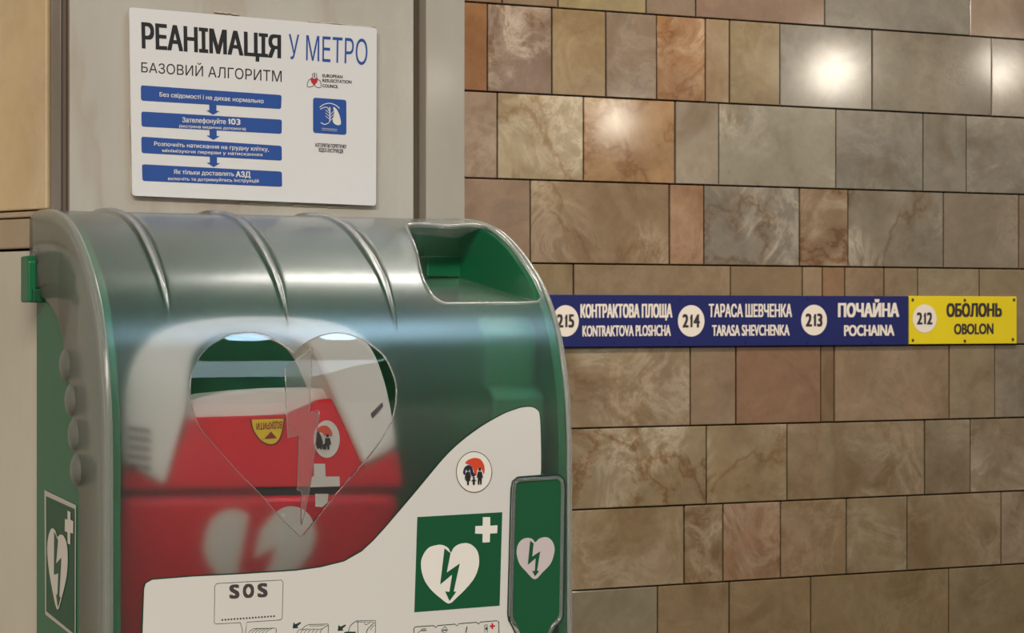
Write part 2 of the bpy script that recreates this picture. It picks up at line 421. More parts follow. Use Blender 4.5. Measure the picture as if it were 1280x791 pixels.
for r, (cells, vn) in enumerate(ROWS):
    edges = [cells[i][0] for i in range(len(cells))]
    zt, zb = rowz[r], rowz[r+1]; ym = (ROWY[r]+ROWY[r+1])/2
    us = [bcoord(e, ym)[0] for e in edges]+[3.1]
    if us[-2]+0.62 < 3.1: us[-1] = us[-2]+0.05*(6+r % 3)
    cols = [c[1:] for c in cells][1:]+[LASTC[r]]
    cols = [cells[0][1:]]+cols[1:] if False else [c[1:] for c in cells[1:]]+[LASTC[r]]
    # cells[i] carries the colour of the tile that ends at its x; so tile i spans edges i..i+1
    for i in range(len(cells)):
        vv = STRONG.get((r, i+0), vn*rt.uniform(0.5, 1.0))
        add_tile(us[i], us[i+1], zb, zt, cols[i], STRONG.get((r, i+1), vv) if (r, i+1) in STRONG else vn*rt.uniform(0.4, 0.9), GR.get((r, i+1), rt.uniform(-1.4, 1.4)), wb)
    # more of the wall to either side, seen only from other positions
    u = us[-1]
    while u < 3.3:
        w_ = rt.uniform(0.26, 0.46); e = min(u+w_, 3.38); add_tile(u, e, zb, zt, rt.choice(cols), 0.3, rt.uniform(-1, 1), wb); u = e
    u = us[0]
    while u > -2.7:
        w_ = rt.uniform(0.26, 0.46); add_tile(u-w_, u, zb, zt, rt.choice(cols), 0.3, rt.uniform(-1, 1), wb); u -= w_

# courses above and below the photographed part of the wall
hh = rowz[0]-rowz[1]
for k, zt in ((0, rowz[0]+hh), (1, rowz[0]+2*hh), (2, rowz[-1]), (3, rowz[-1]-hh), (4, rowz[-1]-2*hh)):
    u = -2.9+rt.uniform(-0.1, 0.1)
    while u < 3.2:
        w_ = rt.uniform(0.3, 0.5); add_tile(u, min(u+w_, 3.38), max(zt-hh, 0.01), zt, rt.choice(LASTC), 0.3, rt.uniform(-1, 1), wb); u += w_
print('tiles', len([c for c in wb.children]), 'rows', [round(z, 2) for z in rowz])
# ---- floor
bm = bmesh.new(); add_box(bm, (-5, -7, -0.1), (12, 7.2, 0.0)); fl = frombm('floor', bm, M_FLOOR); tag(fl, kind='structure')

bm = bmesh.new(); add_box(bm, (-5, -7, CEIL), (12, 7.2, CEIL+0.1)); ce = frombm('ceiling', bm, mat('ceiling_paint', (120, 112, 100), 0.8)); tag(ce, kind='structure')
LLAB = ['long added luminaire directly above the cabinet', 'longest added luminaire, behind the viewer', 'short bluish added luminaire to the right of the cabinet', 'dim bluish added luminaire behind the viewer, right of the longest one', 'added luminaire nearest the tiled wall']
for (x, y, sx, sy, pw, c), lb in zip(LUM, LLAB):
    r_ = empty('added_ceiling_light', (x, y, CEIL), lb, 'lamp', 'added luminaires on the ceiling')  # body for each luminaire added for its light
    bm = bmesh.new(); add_box(bm, (x-sx/2-0.02, y-sy/2-0.02, CEIL-0.09), (x+sx/2+0.02, y+sy/2+0.02, CEIL)); o = frombm('housing', bm, mat('housing_paint', (170, 165, 155), 0.5), r_); bevel(o, 0.01)
# ---- pillar (front slabs, corner strips, side face)
def wx(px): return on_y(px, 395.5, DB).x
pill = bmesh.new()
xl, xr = wx(66), wx(579)
sdir = Vector((math.cos(math.radians(-63)), math.sin(math.radians(-63)), 0))    # the chamfered left face runs back from the corner
corner = Vector((wx(60), DB+0.006, 0))
far = corner-sdir*0.5
prof_p = [(corner.x+0.01, DB+0.03), (xr-0.004, DB+0.03), (xr-0.004, DB+0.62), (far.x+0.03, DB+0.62), (far.x+0.018, far.y+0.02)]
add_prism(pill, [Vector((x, y, 0)) for x, y in prof_p], (0, 0, 3.4))
pl = frombm('wall_left', pill, M_GROUT, origin=(0.5, DB+0.3, 0)); tag(pl, kind='structure', label='marble faced pillar carrying the poster and cabinet')
def slab(name, poly, vec, rgb, m, vein=0.3, grain=0.0, bev=0.0012):
    bm = bmesh.new(); add_prism(bm, poly, vec)
    c = sum((Vector(p) for p in poly), Vector())/len(poly)
    o = frombm(name, bm, m, pl, origin=c); o.color = lin(rgb); o['vein'] = float(vein); o['grain'] = float(grain); bevel(o, bev, 2); return o
def frontslab(px0, px1, z0, z1, rgb, y0=DB, th=0.028, **k):
    a, b = wx(px0), wx(px1)
    return slab('panel', [(a, y0, z0), (b, y0, z0), (b, y0, z1), (a, y0, z1)], (0, th, 0), rgb, M_SLAB, **k)
frontslab(87, 517.5, 0.86, 2.3, (184, 176, 162), vein=0.4)
frontslab(87, 517.5, 0.02, 0.857, (150, 142, 130), vein=0.2)
frontslab(87, 517.5, 2.303, 3.38, (150, 144, 132), vein=0.2)
frontslab(530.5, 579, 0.3, 3.38, (176, 168, 154), y0=DB-0.004, th=0.03, vein=0.15)
frontslab(518.5, 530, 0.02, 3.38, (112, 98, 84), y0=DB+0.012, th=0.015)
frontslab(78.5, 86.2, 0.02, 3.38, (108, 92, 80), y0=DB+0.006, th=0.02)
frontslab(64.5, 77.8, 0.02, 3.38, (116, 104, 90), y0=DB+0.002, th=0.02)
# right return of the pillar
xr_ = xr
slab('panel', [(xr_, DB+0.028, 0.02), (xr_, DB+0.6, 0.02), (xr_, DB+0.6, 3.38), (xr_, DB+0.028, 3.38)], (-0.003, 0, 0), (128, 118, 106), M_SLAB)
# left chamfered face: tall warm slab, a thin course, a block, then a pale slab
def sideslab(z0, z1, rgb, m, out=0.0, **k):
    n = Vector((-sdir.y*-1, 0, 0)); nrm = Vector((sdir.y, -sdir.x, 0))          # outward (towards the camera side)
    if nrm.y > 0: nrm = -nrm
    a = corner+nrm*out; b = corner-sdir*0.48+nrm*out
    return slab('panel', [Vector((b.x, b.y, z0)), Vector((a.x, a.y, z0)), Vector((a.x, a.y, z1)), Vector((b.x, b.y, z1))], -nrm*0.022, rgb, m, **k)
zA = on_plane(30, 264, corner, Vector((sdir.y, -sdir.x, 0))).z
zB = on_plane(30, 271.5, corner, Vector((sdir.y, -sdir.x, 0))).z
zC = on_plane(30, 312, corner, Vector((sdir.y, -sdir.x, 0))).z
sideslab(zA+0.001, 3.38, (206, 180, 136), M_WARM, vein=1.3, grain=0.5)
sideslab(zB, zA, (170, 148, 120), M_SLAB, out=-0.001)
sideslab(zC+0.001, zB-0.001, (160, 140, 112), M_WARM, vein=0.2)
sideslab(0.02, zC-0.001, (186, 178, 160), M_SLAB, vein=0.2)

# ================================================================== STATION SIGNS on the tiled wall
def sign_fn(off): return lambda x, y: on_b(x, y, off)
def make_plate(quad, m, name, label, th=0.008):
    pts = [on_b(x, y, 0.014) for x, y in quad]
    c = sum(pts, Vector())/4
    # straighten to a true rectangle on the wall
    u = [ (p-BP).dot(BE) for p in pts]; z = [p.z for p in pts]
    u0, u1 = (u[0]+u[3])/2, (u[1]+u[2])/2; z0, z1 = (z[0]+z[1])/2, (z[2]+z[3])/2
    root = empty(name, bpt((u0+u1)/2, z0, 0.006), label, 'sign')
    bm = bmesh.new(); add_prism(bm, [bpt(u0, z0, 0.014), bpt(u1, z0, 0.014), bpt(u1, z1, 0.014), bpt(u0, z1, 0.014)], BN*th)
    o = frombm('plate', bm, m, root); bevel(o, 0.001, 2)
    return root
s1 = make_plate([(640, 434.5), (1135.5, 430.6), (1135.5, 370), (640, 368)], M_SIGNBLUE, 'station_sign', 'long blue enamel station list strip with white lettering on tiled wall')
s2 = make_plate([(1136.5, 430.4), (1271, 429), (1271, 370.5), (1136.5, 370)], M_SIGNYEL, 'station_sign', 'short yellow enamel station plate ending the blue strip')
fn1 = sign_fn(0.0146); fn2 = sign_fn(0.0149)
def sign_disc(root, cx, cy, rx, ry, num, tx):
    bm = bmesh.new(); add_poly(bm, [fn1(x, y) for x, y in circle2(cx, cy, rx, ry, 40)]); d = frombm('disc', bm, M_SIGNWHITE, root)
    bm = bmesh.new(); w = rx*0.66; h = ry*0.40
    add_text(bm, num, [(cx-w, cy+h), (cx+w, cy+h), (cx+w, cy-h), (cx-w, cy-h)], fn2, 0.05)
    frombm('numeral', bm, M_SIGNBLACK, d)
    d_ = COL.objects
def fix_sub(o):  # sub-parts built in world space under a part that is itself at the thing's origin
    pass
def sign_text(root, s, x0, x1, yb0, yb1, h, m, bold=0.03):
    bm = bmesh.new(); add_text(bm, s, [(x0, yb0), (x1, yb1), (x1, yb1-h), (x0, yb0-h)], fn1, bold); frombm('lettering', bm, m, root)
# NOTE: child location = -parent.location keeps world-space meshes; for sub-parts the parent part already sits at -root
_frombm = frombm
def frombm(name, bm, m=None, parent=None, smooth=False, origin=None):
    o = _frombm(name, bm, m, parent, smooth, origin)
    if parent is not None and parent.parent is not None:
        wl = parent.location+parent.parent.location
        o.location = (Vector(origin) if origin is not None else Vector())-wl
    return o
sign_disc(s1, 707, 401, 16.5, 19.6, '215', 0)
sign_disc(s1, 864, 401, 16.6, 19.7, '214', 0)
sign_disc(s1, 1017.6, 400, 16.1, 19.1, '213', 0)
sign_disc(s2, 1155.8, 398, 14.9, 17.8, '212', 0)
sign_text(s1, 'КОНТРАКТОВА ПЛОЩА', 725.5, 840.5, 396.8, 396.5, 15.5, M_SIGNWHITE, 0.04)
sign_text(s1, 'KONTRAKTOVA PLOSHCHA', 728, 838.5, 420.3, 419.3, 13, M_SIGNWHITE)
sign_text(s1, 'ТАРАСА ШЕВЧЕНКА', 886, 990, 396, 396, 15, M_SIGNWHITE)
sign_text(s1, 'TARASA SHEVCHENKA', 890, 987, 419.5, 419, 13, M_SIGNWHITE)
sign_text(s1, 'ПОЧАЙНА', 1047.5, 1124, 395.8, 395.5, 15.5, M_SIGNWHITE, 0.06)
sign_text(s1, 'POCHAINA', 1055, 1118, 419.5, 419, 12.8, M_SIGNWHITE, 0.045)
sign_text(s2, 'ОБОЛОНЬ', 1183, 1252.5, 395.5, 395.2, 15, M_SIGNBLACK, 0.06)
sign_text(s2, 'OBOLON', 1192.5, 1242, 417.5, 417, 12.5, M_SIGNBLACK, 0.045)
for (x, y) in ((1141, 374.5), (1206, 375), (1267.5, 374.5), (1141, 425), (1206, 426), (1266, 424)):
    bm = bmesh.new(); add_prism(bm, [fn2(a, b) for a, b in circle2(x, y, 1.5, 1.7, 10)], -BN*0.001); frombm('screw', bm, M_SIGNBLACK, s2)
for x in (768, 850.5, 932, 1010, 1090):
    for y in (373.5, 427.5):
        bm = bmesh.new(); add_prism(bm, [fn2(a, b) for a, b in circle2(x, y, 1.2, 1.4, 10)], -BN*0.001); frombm('screw', bm, M_SIGNBLUE, s1)

# ================================================================== POSTER on the pillar
PO = (150, 0); PS = 996/340.0
def pz(pts): return zm(PO, PS, pts)
PY = DB-0.006
def pf(x, y): return on_y(x, y, PY-0.0002)
def pf2(x, y): return on_y(x, y, PY-0.0004)
def pf3(x, y): return on_y(x, y, PY-0.0006)
corners = [(165.5, 244.5), (470, 257), (471, 35), (161.5, 9)]
pr = empty('poster', on_y(318, 250, DB-0.003), 'white resuscitation instruction poster with blue text boxes on pillar', 'poster')
def round_quad(q, r=4, n=4):
    out = []
    for i in range(4):
        p = Vector(q[i]); a = Vector(q[i-1]); b = Vector(q[(i+1) % 4])
        da = (a-p).normalized()*r; db = (b-p).normalized()*r
        for k in range(n+1):
            t = k/n; out.append(tuple((p+da)*(1-t)**2+2*p*t*(1-t)+(p+db)*t*t))
    return out
bm = bmesh.new(); add_prism(bm, [on_y(x, y, PY) for x, y in round_quad(corners, 4)], (0, 0.003, 0)); frombm('board', bm, M_POSTER, pr)
# adhesive squeezed out and torn film round the board's edge
rp = random.Random(5); bm = bmesh.new()
bm.free()
M_ADH = mat('dirty_adhesive', (196, 184, 164), 0.4)
def torn(x0, y0, x1, y1, n, w):
    P = []; bm = bmesh.new()
    for i in range(n+1):
        t = i/n; P.append((x0+(x1-x0)*t+rp.uniform(-0.7, 0.7), y0+(y1-y0)*t+rp.uniform(-0.8, 0.8)))
    add_tube(bm, [on_y(x, y, DB-0.001) for x, y in P], [rp.uniform(0.4, 1.0)*w for _ in P], 6); frombm('adhesive', bm, M_ADH, pr, smooth=True)
torn(268, 14, 300, 19, 9, 0.0011); torn(385, 26, 468, 35, 14, 0.0008); torn(300, 254, 345, 256.5, 10, 0.0009); torn(365, 256, 435, 259, 12, 0.0012)
torn(160.5, 150, 164, 243, 12, 0.0006); torn(168, 245.5, 190, 247, 6, 0.001)
bm = bmesh.new()
add_text(bm, 'РЕАНІМАЦІЯ', pz([(80, 175), (590, 212), (590, 135), (78, 88)]), pf, 0.037); frombm('lettering', bm, M_BLACK, pr)
bm = bmesh.new()
add_text(bm, 'У МЕТРО', pz([(618, 216), (905, 238), (907, 150), (618, 130)]), pf, -0.012); frombm('lettering', bm, M_BLUE, pr)
bm = bmesh.new()
add_text(bm, 'БАЗОВИЙ АЛГОРИТМ', pz([(78, 264), (592, 300), (592, 262), (78, 230)]), pf, -0.006); frombm('lettering', bm, M_BLACK, pr)
boxes = [((76, 312), (592, 348), (590, 399), (77, 368)), ((78, 408), (593, 438), (592, 490), (79, 463)),
         ((78, 500), (592, 534), (593, 588), (79, 560)), ((80, 601), (593, 628), (594, 684), (82, 662))]
boxtext = [[('Без свідомості і не дихає нормально', (145, 353), (526, 378), 15)],
           [('Зателефонуйте ', (228, 447), (388, 454), 17), ('103', (395, 454), (441, 457), 20), ('(екстрена медична допомога)', (217, 466), (461, 477), 10)],
           [('Розпочніть натискання на грудну клітку,', (125, 533), (545, 554), 14), ('мінімізуючи перерви у натисканнях', (155, 556), (523, 572), 11)],
           [('Як тільки доставлять ', (197, 636), (418, 645), 15), ('АЗД', (424, 647), (478, 649), 19), ('включіть та дотримуйтесь інструкцій', (176, 659), (508, 668), 11)]]
for q, txs in zip(boxes, boxtext):
    bm = bmesh.new(); add_poly(bm, [pf(x, y) for x, y in round_quad(pz(q), 3)]); b_ = frombm('text_box', bm, M_BLUE, pr)
    for s, a, b, h in txs:
        bm = bmesh.new(); add_text(bm, s, pz([a, b, (b[0], b[1]-h), (a[0], a[1]-h)]), pf2, 0.05 if s in ('103', 'АЗД') else 0.02)
        frombm('lettering', bm, M_WHITE, b_)
for cx, y0, y1 in ((340, 384, 420), (341, 476, 512), (342, 574, 611)):
    bm = bmesh.new()
    add_poly(bm, [pf2(x, y) for x, y in pz([(cx-13, y0-4), (cx+13, y0-2), (cx+13, y1-14), (cx+24, y1-14), (cx+1, y1), (cx-24, y1-16), (cx-13, y1-16)])])
    frombm('arrow', bm, M_BLUE, pr)
# council emblem
bm = bmesh.new()
add_stroke(bm, pz(catmull([(706, 268), (703, 285), (690, 295), (686, 317), (705, 316), (711, 308), (718, 318), (735, 320), (734, 298), (722, 288), (719, 268)], 4)), 0.8, pf)
add_stroke(bm, pz([(712, 266), (712, 285)]), 1.2, pf)
em = frombm('emblem', bm, M_GREY, pr)
bm = bmesh.new(); add_poly(bm, [pf2(x, y) for x, y in pz([(711, 312), (700, 300), (698, 290), (705, 285), (711, 289), (718, 285), (724, 291), (722, 301)])]); frombm('heart', bm, M_REDINK, em)
bm = bmesh.new()
for s, a, b in (('EUROPEAN', (741, 282), (815, 287)), ('RESUSCITATION', (741, 300), (848, 306)), ('COUNCIL', (741, 319), (800, 323))):
    add_text(bm, s, pz([a, b, (b[0], b[1]-11), (a[0], a[1]-11)]), pf, 0.05)
frombm('lettering', bm, M_GREY, pr)
# blue lungs badge
bm = bmesh.new(); add_poly(bm, [pf(x, y) for x, y in round_quad(pz([(707, 357), (829, 366), (829, 494), (707, 486)]), 3.5)]); bd = frombm('badge', bm, M_BLUE, pr)
bm = bmesh.new()
add_poly(bm, [pf2(x, y) for x, y in pz(catmull([(781, 392), (793, 400), (803, 420), (809, 445), (807, 456), (795, 458), (782, 450), (779, 436), (784, 415)], 4, True))])
add_stroke(bm, pz([(768, 392), (769, 440), (765, 450)]), 1.4, pf2)
add_stroke(bm, pz(catmull([(733, 400), (748, 393), (760, 394), (764, 405)], 4)), 0.9, pf2)
add_stroke(bm, pz(catmull([(735, 448), (748, 455), (760, 452), (768, 446)], 4)), 1.0, pf2)
for k in range(3):
    add_stroke(bm, pz([(752, 402+k*11), (766, 414+k*11)]), 0.6, pf2); add_stroke(bm, pz([(785, 404+k*11), (772, 418+k*11)]), 0.6, pf2)
add_stroke(bm, pz([(738, 469), (795, 474)]), 0.5, pf2); add_stroke(bm, pz([(738, 475), (795, 480)]), 0.4, pf2)
frombm('lungs_symbol', bm, M_WHITE, bd)
bm = bmesh.new(); ar = [(731, 391), (741, 383), (753, 378), (766, 376), (779, 378), (791, 383), (800, 392)]
for ch, (x, y) in zip('БЕЗПЕКА', ar):
    add_text(bm, ch, pz([(x-3, y+4), (x+4, y+5), (x+4, y-2), (x-3, y-3)]), pf2)
bm.free()
bm = bmesh.new(); add_stroke(bm, pz(catmull([(731, 393), (747, 382), (768, 378), (790, 385), (804, 397)], 5)), 1.0, pf2); frombm('arc_line', bm, M_WHITE, bd)
bm = bmesh.new()
add_text(bm, 'АЛГОРИТМ ПОРЯТУНКУ', pz([(714, 537), (829, 544), (829, 531), (714, 524)]), pf, 0.03)
add_text(bm, 'ВІДЕО-ІНСТРУКЦІЯ', pz([(728, 555), (817, 561), (817, 548), (728, 542)]), pf, 0.03)
frombm('lettering', bm, M_BLACK, pr)

# ================================================================== CABINET
XL = 0.298
def prof_pt(px, py):
    p = on_x(px, py, XL); return Vector((p.y, p.z))
PX = [(38, 270), (41, 265), (48, 263), (60, 263), (72, 267.5), (84, 279), (95, 299), (105, 325), (113, 351), (120, 385), (125.5, 425), (129, 470), (131.5, 520), (132.5, 580), (132.6, 660), (132.6, 760)]
raw = [prof_pt(*p) for p in PX]
DF = raw[-1].x
raw.append(Vector((DF, 1.21))); raw.append(Vector((DF+0.004, 1.185))); raw.append(Vector((DF+0.02, 1.168)))
PRF = catmull(raw, 8)
CUM = [0.0]
for a, b in zip(PRF, PRF[1:]): CUM.append(CUM[-1]+(b-a).length)
STOT = CUM[-1]
XR = on_y(716, 395.5, DF).x
print('cabinet', XL, XR, DF, STOT, 'top', max(p.y for p in PRF))
def prof(s):
    s = max(0, min(STOT-1e-6, s))
    lo, hi = 0, len(CUM)-1
    while hi-lo > 1:
        m = (lo+hi)//2
        if CUM[m] <= s: lo = m
        else: hi = m
    t = (s-CUM[lo])/(CUM[hi]-CUM[lo]); p = PRF[lo].lerp(PRF[hi], t)
    a = PRF[max(lo-2, 0)]; b = PRF[min(hi+2, len(PRF)-1)]
    tg = (b-a).normalized(); n = Vector((tg.y, -tg.x))          # outward: towards -y / +z
    if n.x > 0 and abs(n.x) > abs(n.y): n = -n
    if n.y < -0.2 and lo < len(PRF)*0.8: n = -n
    return p, n
def cov(X, s, off=0.0):
    p, n = prof(s); q = p+n*off; return Vector((X, q.x, q.y))
def hit(px, py):
    """pixel -> (X, s) on the cover's curved surface"""
    d = ray(px, py); best = None
    for i in range(len(PRF)-1):
        a, b = PRF[i], PRF[i+1]
        # t*dy = ay + k*(by-ay); CZ + t*dz = az + k*(bz-az)
        e = b-a; det = d.y*(-e.y)-(-e.x)*d.z
        if abs(det) < 1e-12: continue
        rx, rz = a.x, a.y-CZ
        t = (rx*(-e.y)-(-e.x)*rz)/det; k = (d.y*rz-d.z*rx)/det
        if -1e-6 <= k <= 1+1e-6 and t > 0:
            if best is None or t < best[0]: best = (t, d.x*t, CUM[i]+k*(CUM[i+1]-CUM[i]))
    if best is None:      # grazing: take the crest
        j = max(range(len(PRF)), key=lambda i: (PRF[i].y-CZ)/PRF[i].x)
        return d.x*PRF[j].x/d.y, CUM[j]
    return best[1], best[2]
def fc(off):
    def f(px, py):
        X, s = hit(px, py); return cov(X, s, off)
    return f

cab = empty('defibrillator_cabinet', (0.5*(XL+XR), DB, 1.17), 'green wall cabinet with frosted domed cover and clear heart window on pillar', 'cabinet')

# --- green body: back plate, side walls following the dome, floor
def inset_prof(off, s0=0.0, s1=STOT, n=60, x_back=DB-0.002):
    pts = []
    for k in range(n+1):
        s = s0+(s1-s0)*k/n; p, nn = prof(s); q = p-nn*off; pts.append((min(q.x, x_back), q.y))
    return pts
def body_side(xa, xb):
    bm = bmesh.new(); ip = inset_prof(0.0035, 0.02, STOT-0.02)
    poly = [Vector((xa, DB-0.002, ip[0][1]))]+[Vector((xa, y, z)) for y, z in ip]+[Vector((xa, DB-0.002, ip[-1][1]))]
    add_prism(bm, poly, (xb-xa, 0, 0)); return bm
sideL = frombm('side_panel', body_side(XL+0.003, XL+0.0105), M_GREEN, cab); bevel(sideL, 0.001, 2)
frombm('side_panel', body_side(XR-0.010, XR-0.003), M_GREEN, cab)
bm = bmesh.new(); add_box(bm, (XL+0.0105, DB-0.010, 1.18), (XR-0.010, DB-0.002, 1.572)); frombm('back_panel', bm, mat('dark_green_plastic', (8, 88, 56), 0.4), cab)
bm = bmesh.new(); add_box(bm, (XL+0.0105, DF+0.014, 1.176), (XR-0.010, DB-0.010, 1.184)); frombm('base_panel', bm, M_GREEN, cab)
# stepped green housing inside on the right
def inner_box(pxa, pxb, pya, pyb, yf, slope=0.012):
    a = on_y(pxa, pya, yf); b = on_y(pxb, pyb, yf); bm = bmesh.new()
    x1 = min(b.x, XR-0.013)
    add_prism(bm, [Vector((a.x, yf, b.z)), Vector((a.x, yf, a.z-slope)), Vector((a.x, yf+slope, a.z)), Vector((a.x, DB-0.011, a.z)), Vector((a.x, DB-0.011, b.z))], (x1-a.x, 0, 0))
    o = frombm('inner_housing', bm, M_GREEN, cab); bevel(o, 0.002, 3); return o
inner_box(604, 690, 398, 483, DF+0.034)
inner_box(616, 702, 483.5, 800, DF+0.020, 0.008)

# --- loops on the unrolled cover (X, s)
HEART = zm((230, 400), 2.825, [(387,113),(350,85),(300,57),(265,46),(230,43),(160,52),(100,85),(55,130),(28,190),(22,250),(32,320),(60,385),(110,445),(190,535),(265,610),(340,695),(400,755),(413,766),(424,757),(470,700),(540,610),(630,510),(700,420),(740,340),(752,250),(740,190),(710,130),(660,85),(600,55),(540,44),(480,55),(430,80)])
BOLT = zm((230, 400), 2.825, [(453,95),(357,170),(361,290),(367,415),(407,405),(404,500),(400,600),(416,603),(414,660),(415,728),(424,690),(443,598),(449,560),(478,320),(442,328),(449,200)])
POCK = zm((500, 265), 6.085, [(50,112),(66,100),(100,95),(200,95),(280,99),(330,106),(400,108),(470,100),(560,98),(640,104),(700,118),(760,140),(850,195),(930,280),(1000,368),(1060,458),(1090,520),(1098,570),(1095,620),(1060,670),(1000,692),(700,697),(380,700),(320,690),(270,660),(230,620),(180,530),(150,430),(120,290),(70,160)])
def refine(loop, closed=True, step=3.0):
    out = []
    for i in range(len(loop)):
        a = Vector(loop[i]); b = Vector(loop[(i+1) % len(loop)]); n = max(1, int((b-a).length/step))
        for k in range(n): out.append(tuple(a.lerp(b, k/n)))
    return out
heart_px = refine([tuple(p) for p in catmull(HEART[:17], 3)]+[HEART[17]]+[tuple(p) for p in catmull(HEART[18:]+[HEART[0]], 3)][:-1], step=4)
hL = [hit(*p) for p in heart_px]
bL = [hit(*p) for p in refine(BOLT, step=4)]
pL = [hit(*p) for p in refine([tuple(p) for p in catmull(POCK, 3, True)], step=5)]
pL = [(min(x, XR-0.0075), s) for x, s in pL]
def dedupe(L, e=4e-4):
    out = []
    for p in L:
        if not out or math.dist(p, out[-1]) > e: out.append(p)
    while math.dist(out[0], out[-1]) < e: out.pop()
    return out
hL, bL, pL = dedupe(hL), dedupe(bL), dedupe(pL)
def inside(pt, L):
    x, y = pt; c = False; n = len(L); j = n-1
    for i in range(n):
        xi, yi = L[i]; xj, yj = L[j]
        if (yi > y) != (yj > y) and x < (xj-xi)*(y-yi)/(yj-yi)+xi: c = not c
        j = i
    return c
# creases pressed into the dome: each runs down the profile and tapers out
CRE = []
for top, bot in (((168, 264), (212, 402)), ((303, 266), (361, 412)), ((443, 270), (496, 412))):
    CRE.append((hit(*bot)[0], hit(*bot)[1]))
def crease(X, s):
    d = 0.0
    for cx, send in CRE:
        if s > send: continue
        w = 0.0045*min(1, (send-s)/0.09)**0.7+0.0004
        t = (X-cx)/w
        if abs(t) < 1: d += 0.0030*min(1, (send-s)/0.10)**0.8*(math.cos(t*math.pi)+1)/2
        t2 = (X-cx-w*1.1)/w
        if abs(t2) < 0.8: d -= 0.0016*min(1, (send-s)/0.10)*(math.cos(t2/0.8*math.pi)+1)/2
    return d
RC = 0.0045
def sheet(outer, holes, step, fn, xs_extra=(), fin=None):
    pts = []; edges = []; faces = []
    def loop(L):
        b = len(pts); pts.extend(L)
        for i in range(len(L)): edges.append((b+i, b+(i+1) % len(L)))
    loop(outer)
    for h in holes: loop(h)
    xs = [p[0] for p in outer]; ys = [p[1] for p in outer]
    bd = list(pts)
    cell = {}
    for q in bd: cell.setdefault((int(q[0]/step), int(q[1]/step)), []).append(q)
    gx = []; x = min(xs)+step
    while x < max(xs)-step*0.5: gx.append(x); x += step
    for c in xs_extra: gx += [c+k*0.0009 for k in range(-6, 16)]
    gx = sorted(set(gx)); y = min(ys)+step
    while y < max(ys)-step*0.5:
        for x in gx:
            i, j = int(x/step), int(y/step); ok = True
            for di in (-1, 0, 1):
                for dj in (-1, 0, 1):
                    for q in cell.get((i+di, j+dj), ()):
                        if math.dist((x, y), q) < step*0.45: ok = False
            if ok and inside((x, y), outer) and not any(inside((x, y), h) for h in holes): pts.append((x, y))
        y += step
    V, E, Fc, *_ = delaunay_2d_cdt([Vector(p) for p in pts], edges, [], 0, 1e-7)
    bm = bmesh.new(); vs = [bm.verts.new(fn(v.x, v.y)) for v in V]
    for f in Fc:
        c = (sum(V[i].x for i in f)/len(f), sum(V[i].y for i in f)/len(f))
        if inside(c, outer) and not any(inside(c, h) for h in holes):
            bm.faces.new([vs[i] for i in f])
    if fin is not None:       # inner skin and the cut edge between the two
        ws = [bm.verts.new(fin(v.x, v.y)) for v in V]
        idx = {v: i for i, v in enumerate(vs)}; fcs = list(bm.faces)
        be = [(idx[e.verts[0]], idx[e.verts[1]]) for e in bm.edges if len(e.link_faces) == 1]
        for f in fcs: bm.faces.new([ws[idx[v]] for v in reversed(f.verts)])
        for a, b in be: bm.faces.new((vs[a], vs[b], ws[b], ws[a]))
        for e in bm.edges:
            if len(e.link_faces) == 2:
                e.smooth = True
        for a, b in be:
            for p, q in ((vs[a], vs[b]), (ws[a], ws[b])):
                e = bm.edges.get((p, q))
                if e: e.smooth = False
    for v in [v for v in bm.verts if not v.link_faces]: bm.verts.remove(v)
    bmesh.ops.recalc_face_normals(bm, faces=bm.faces)
    # make normals face the viewer's side
    f0 = max(bm.faces, key=lambda f: f.calc_area())
    if fin is None and f0.normal.y > 0 or (abs(f0.normal.y) < 0.1 and f0.normal.z < 0): bmesh.ops.reverse_faces(bm, faces=bm.faces)
    return bm
def expand(L, e):
    cx = sum(p[0] for p in L)/len(L); out = []; n = len(L)
    area = sum(L[i][0]*L[(i+1) % n][1]-L[(i+1) % n][0]*L[i][1] for i in range(n)); sg = 1 if area > 0 else -1
    for i in range(n):
        a = Vector(L[i-1]); b = Vector(L[(i+1) % n]); t = (b-a).normalized(); nn = Vector((t.y, -t.x))*sg
        out.append((L[i][0]+nn.x*e, L[i][1]+nn.y*e))
    return out
def edgeline(x0, x1, s0, s1, step):
    out = []; n = int((x1-x0)/step)+1; m = int((s1-s0)/step)+1
    out += [(x0+(x1-x0)*k/n, s0) for k in range(n)]; out += [(x1, s0+(s1-s0)*k/m) for k in range(m)]
    out += [(x1-(x1-x0)*k/n, s1) for k in range(n)]; out += [(x0, s1-(s1-s0)*k/m) for k in range(m)]
    return out
ST = 0.0042
outer = edgeline(XL+RC, XR-RC, 0.0, STOT, ST)
bm = sheet(outer, [hL, pL], ST, lambda x, s: cov(x, s, crease(x, s)), [c[0] for c in CRE], lambda x, s: cov(x, s, crease(x, s)-0.0022))
cover = frombm('cover', bm, M_FROST, cab, smooth=True)
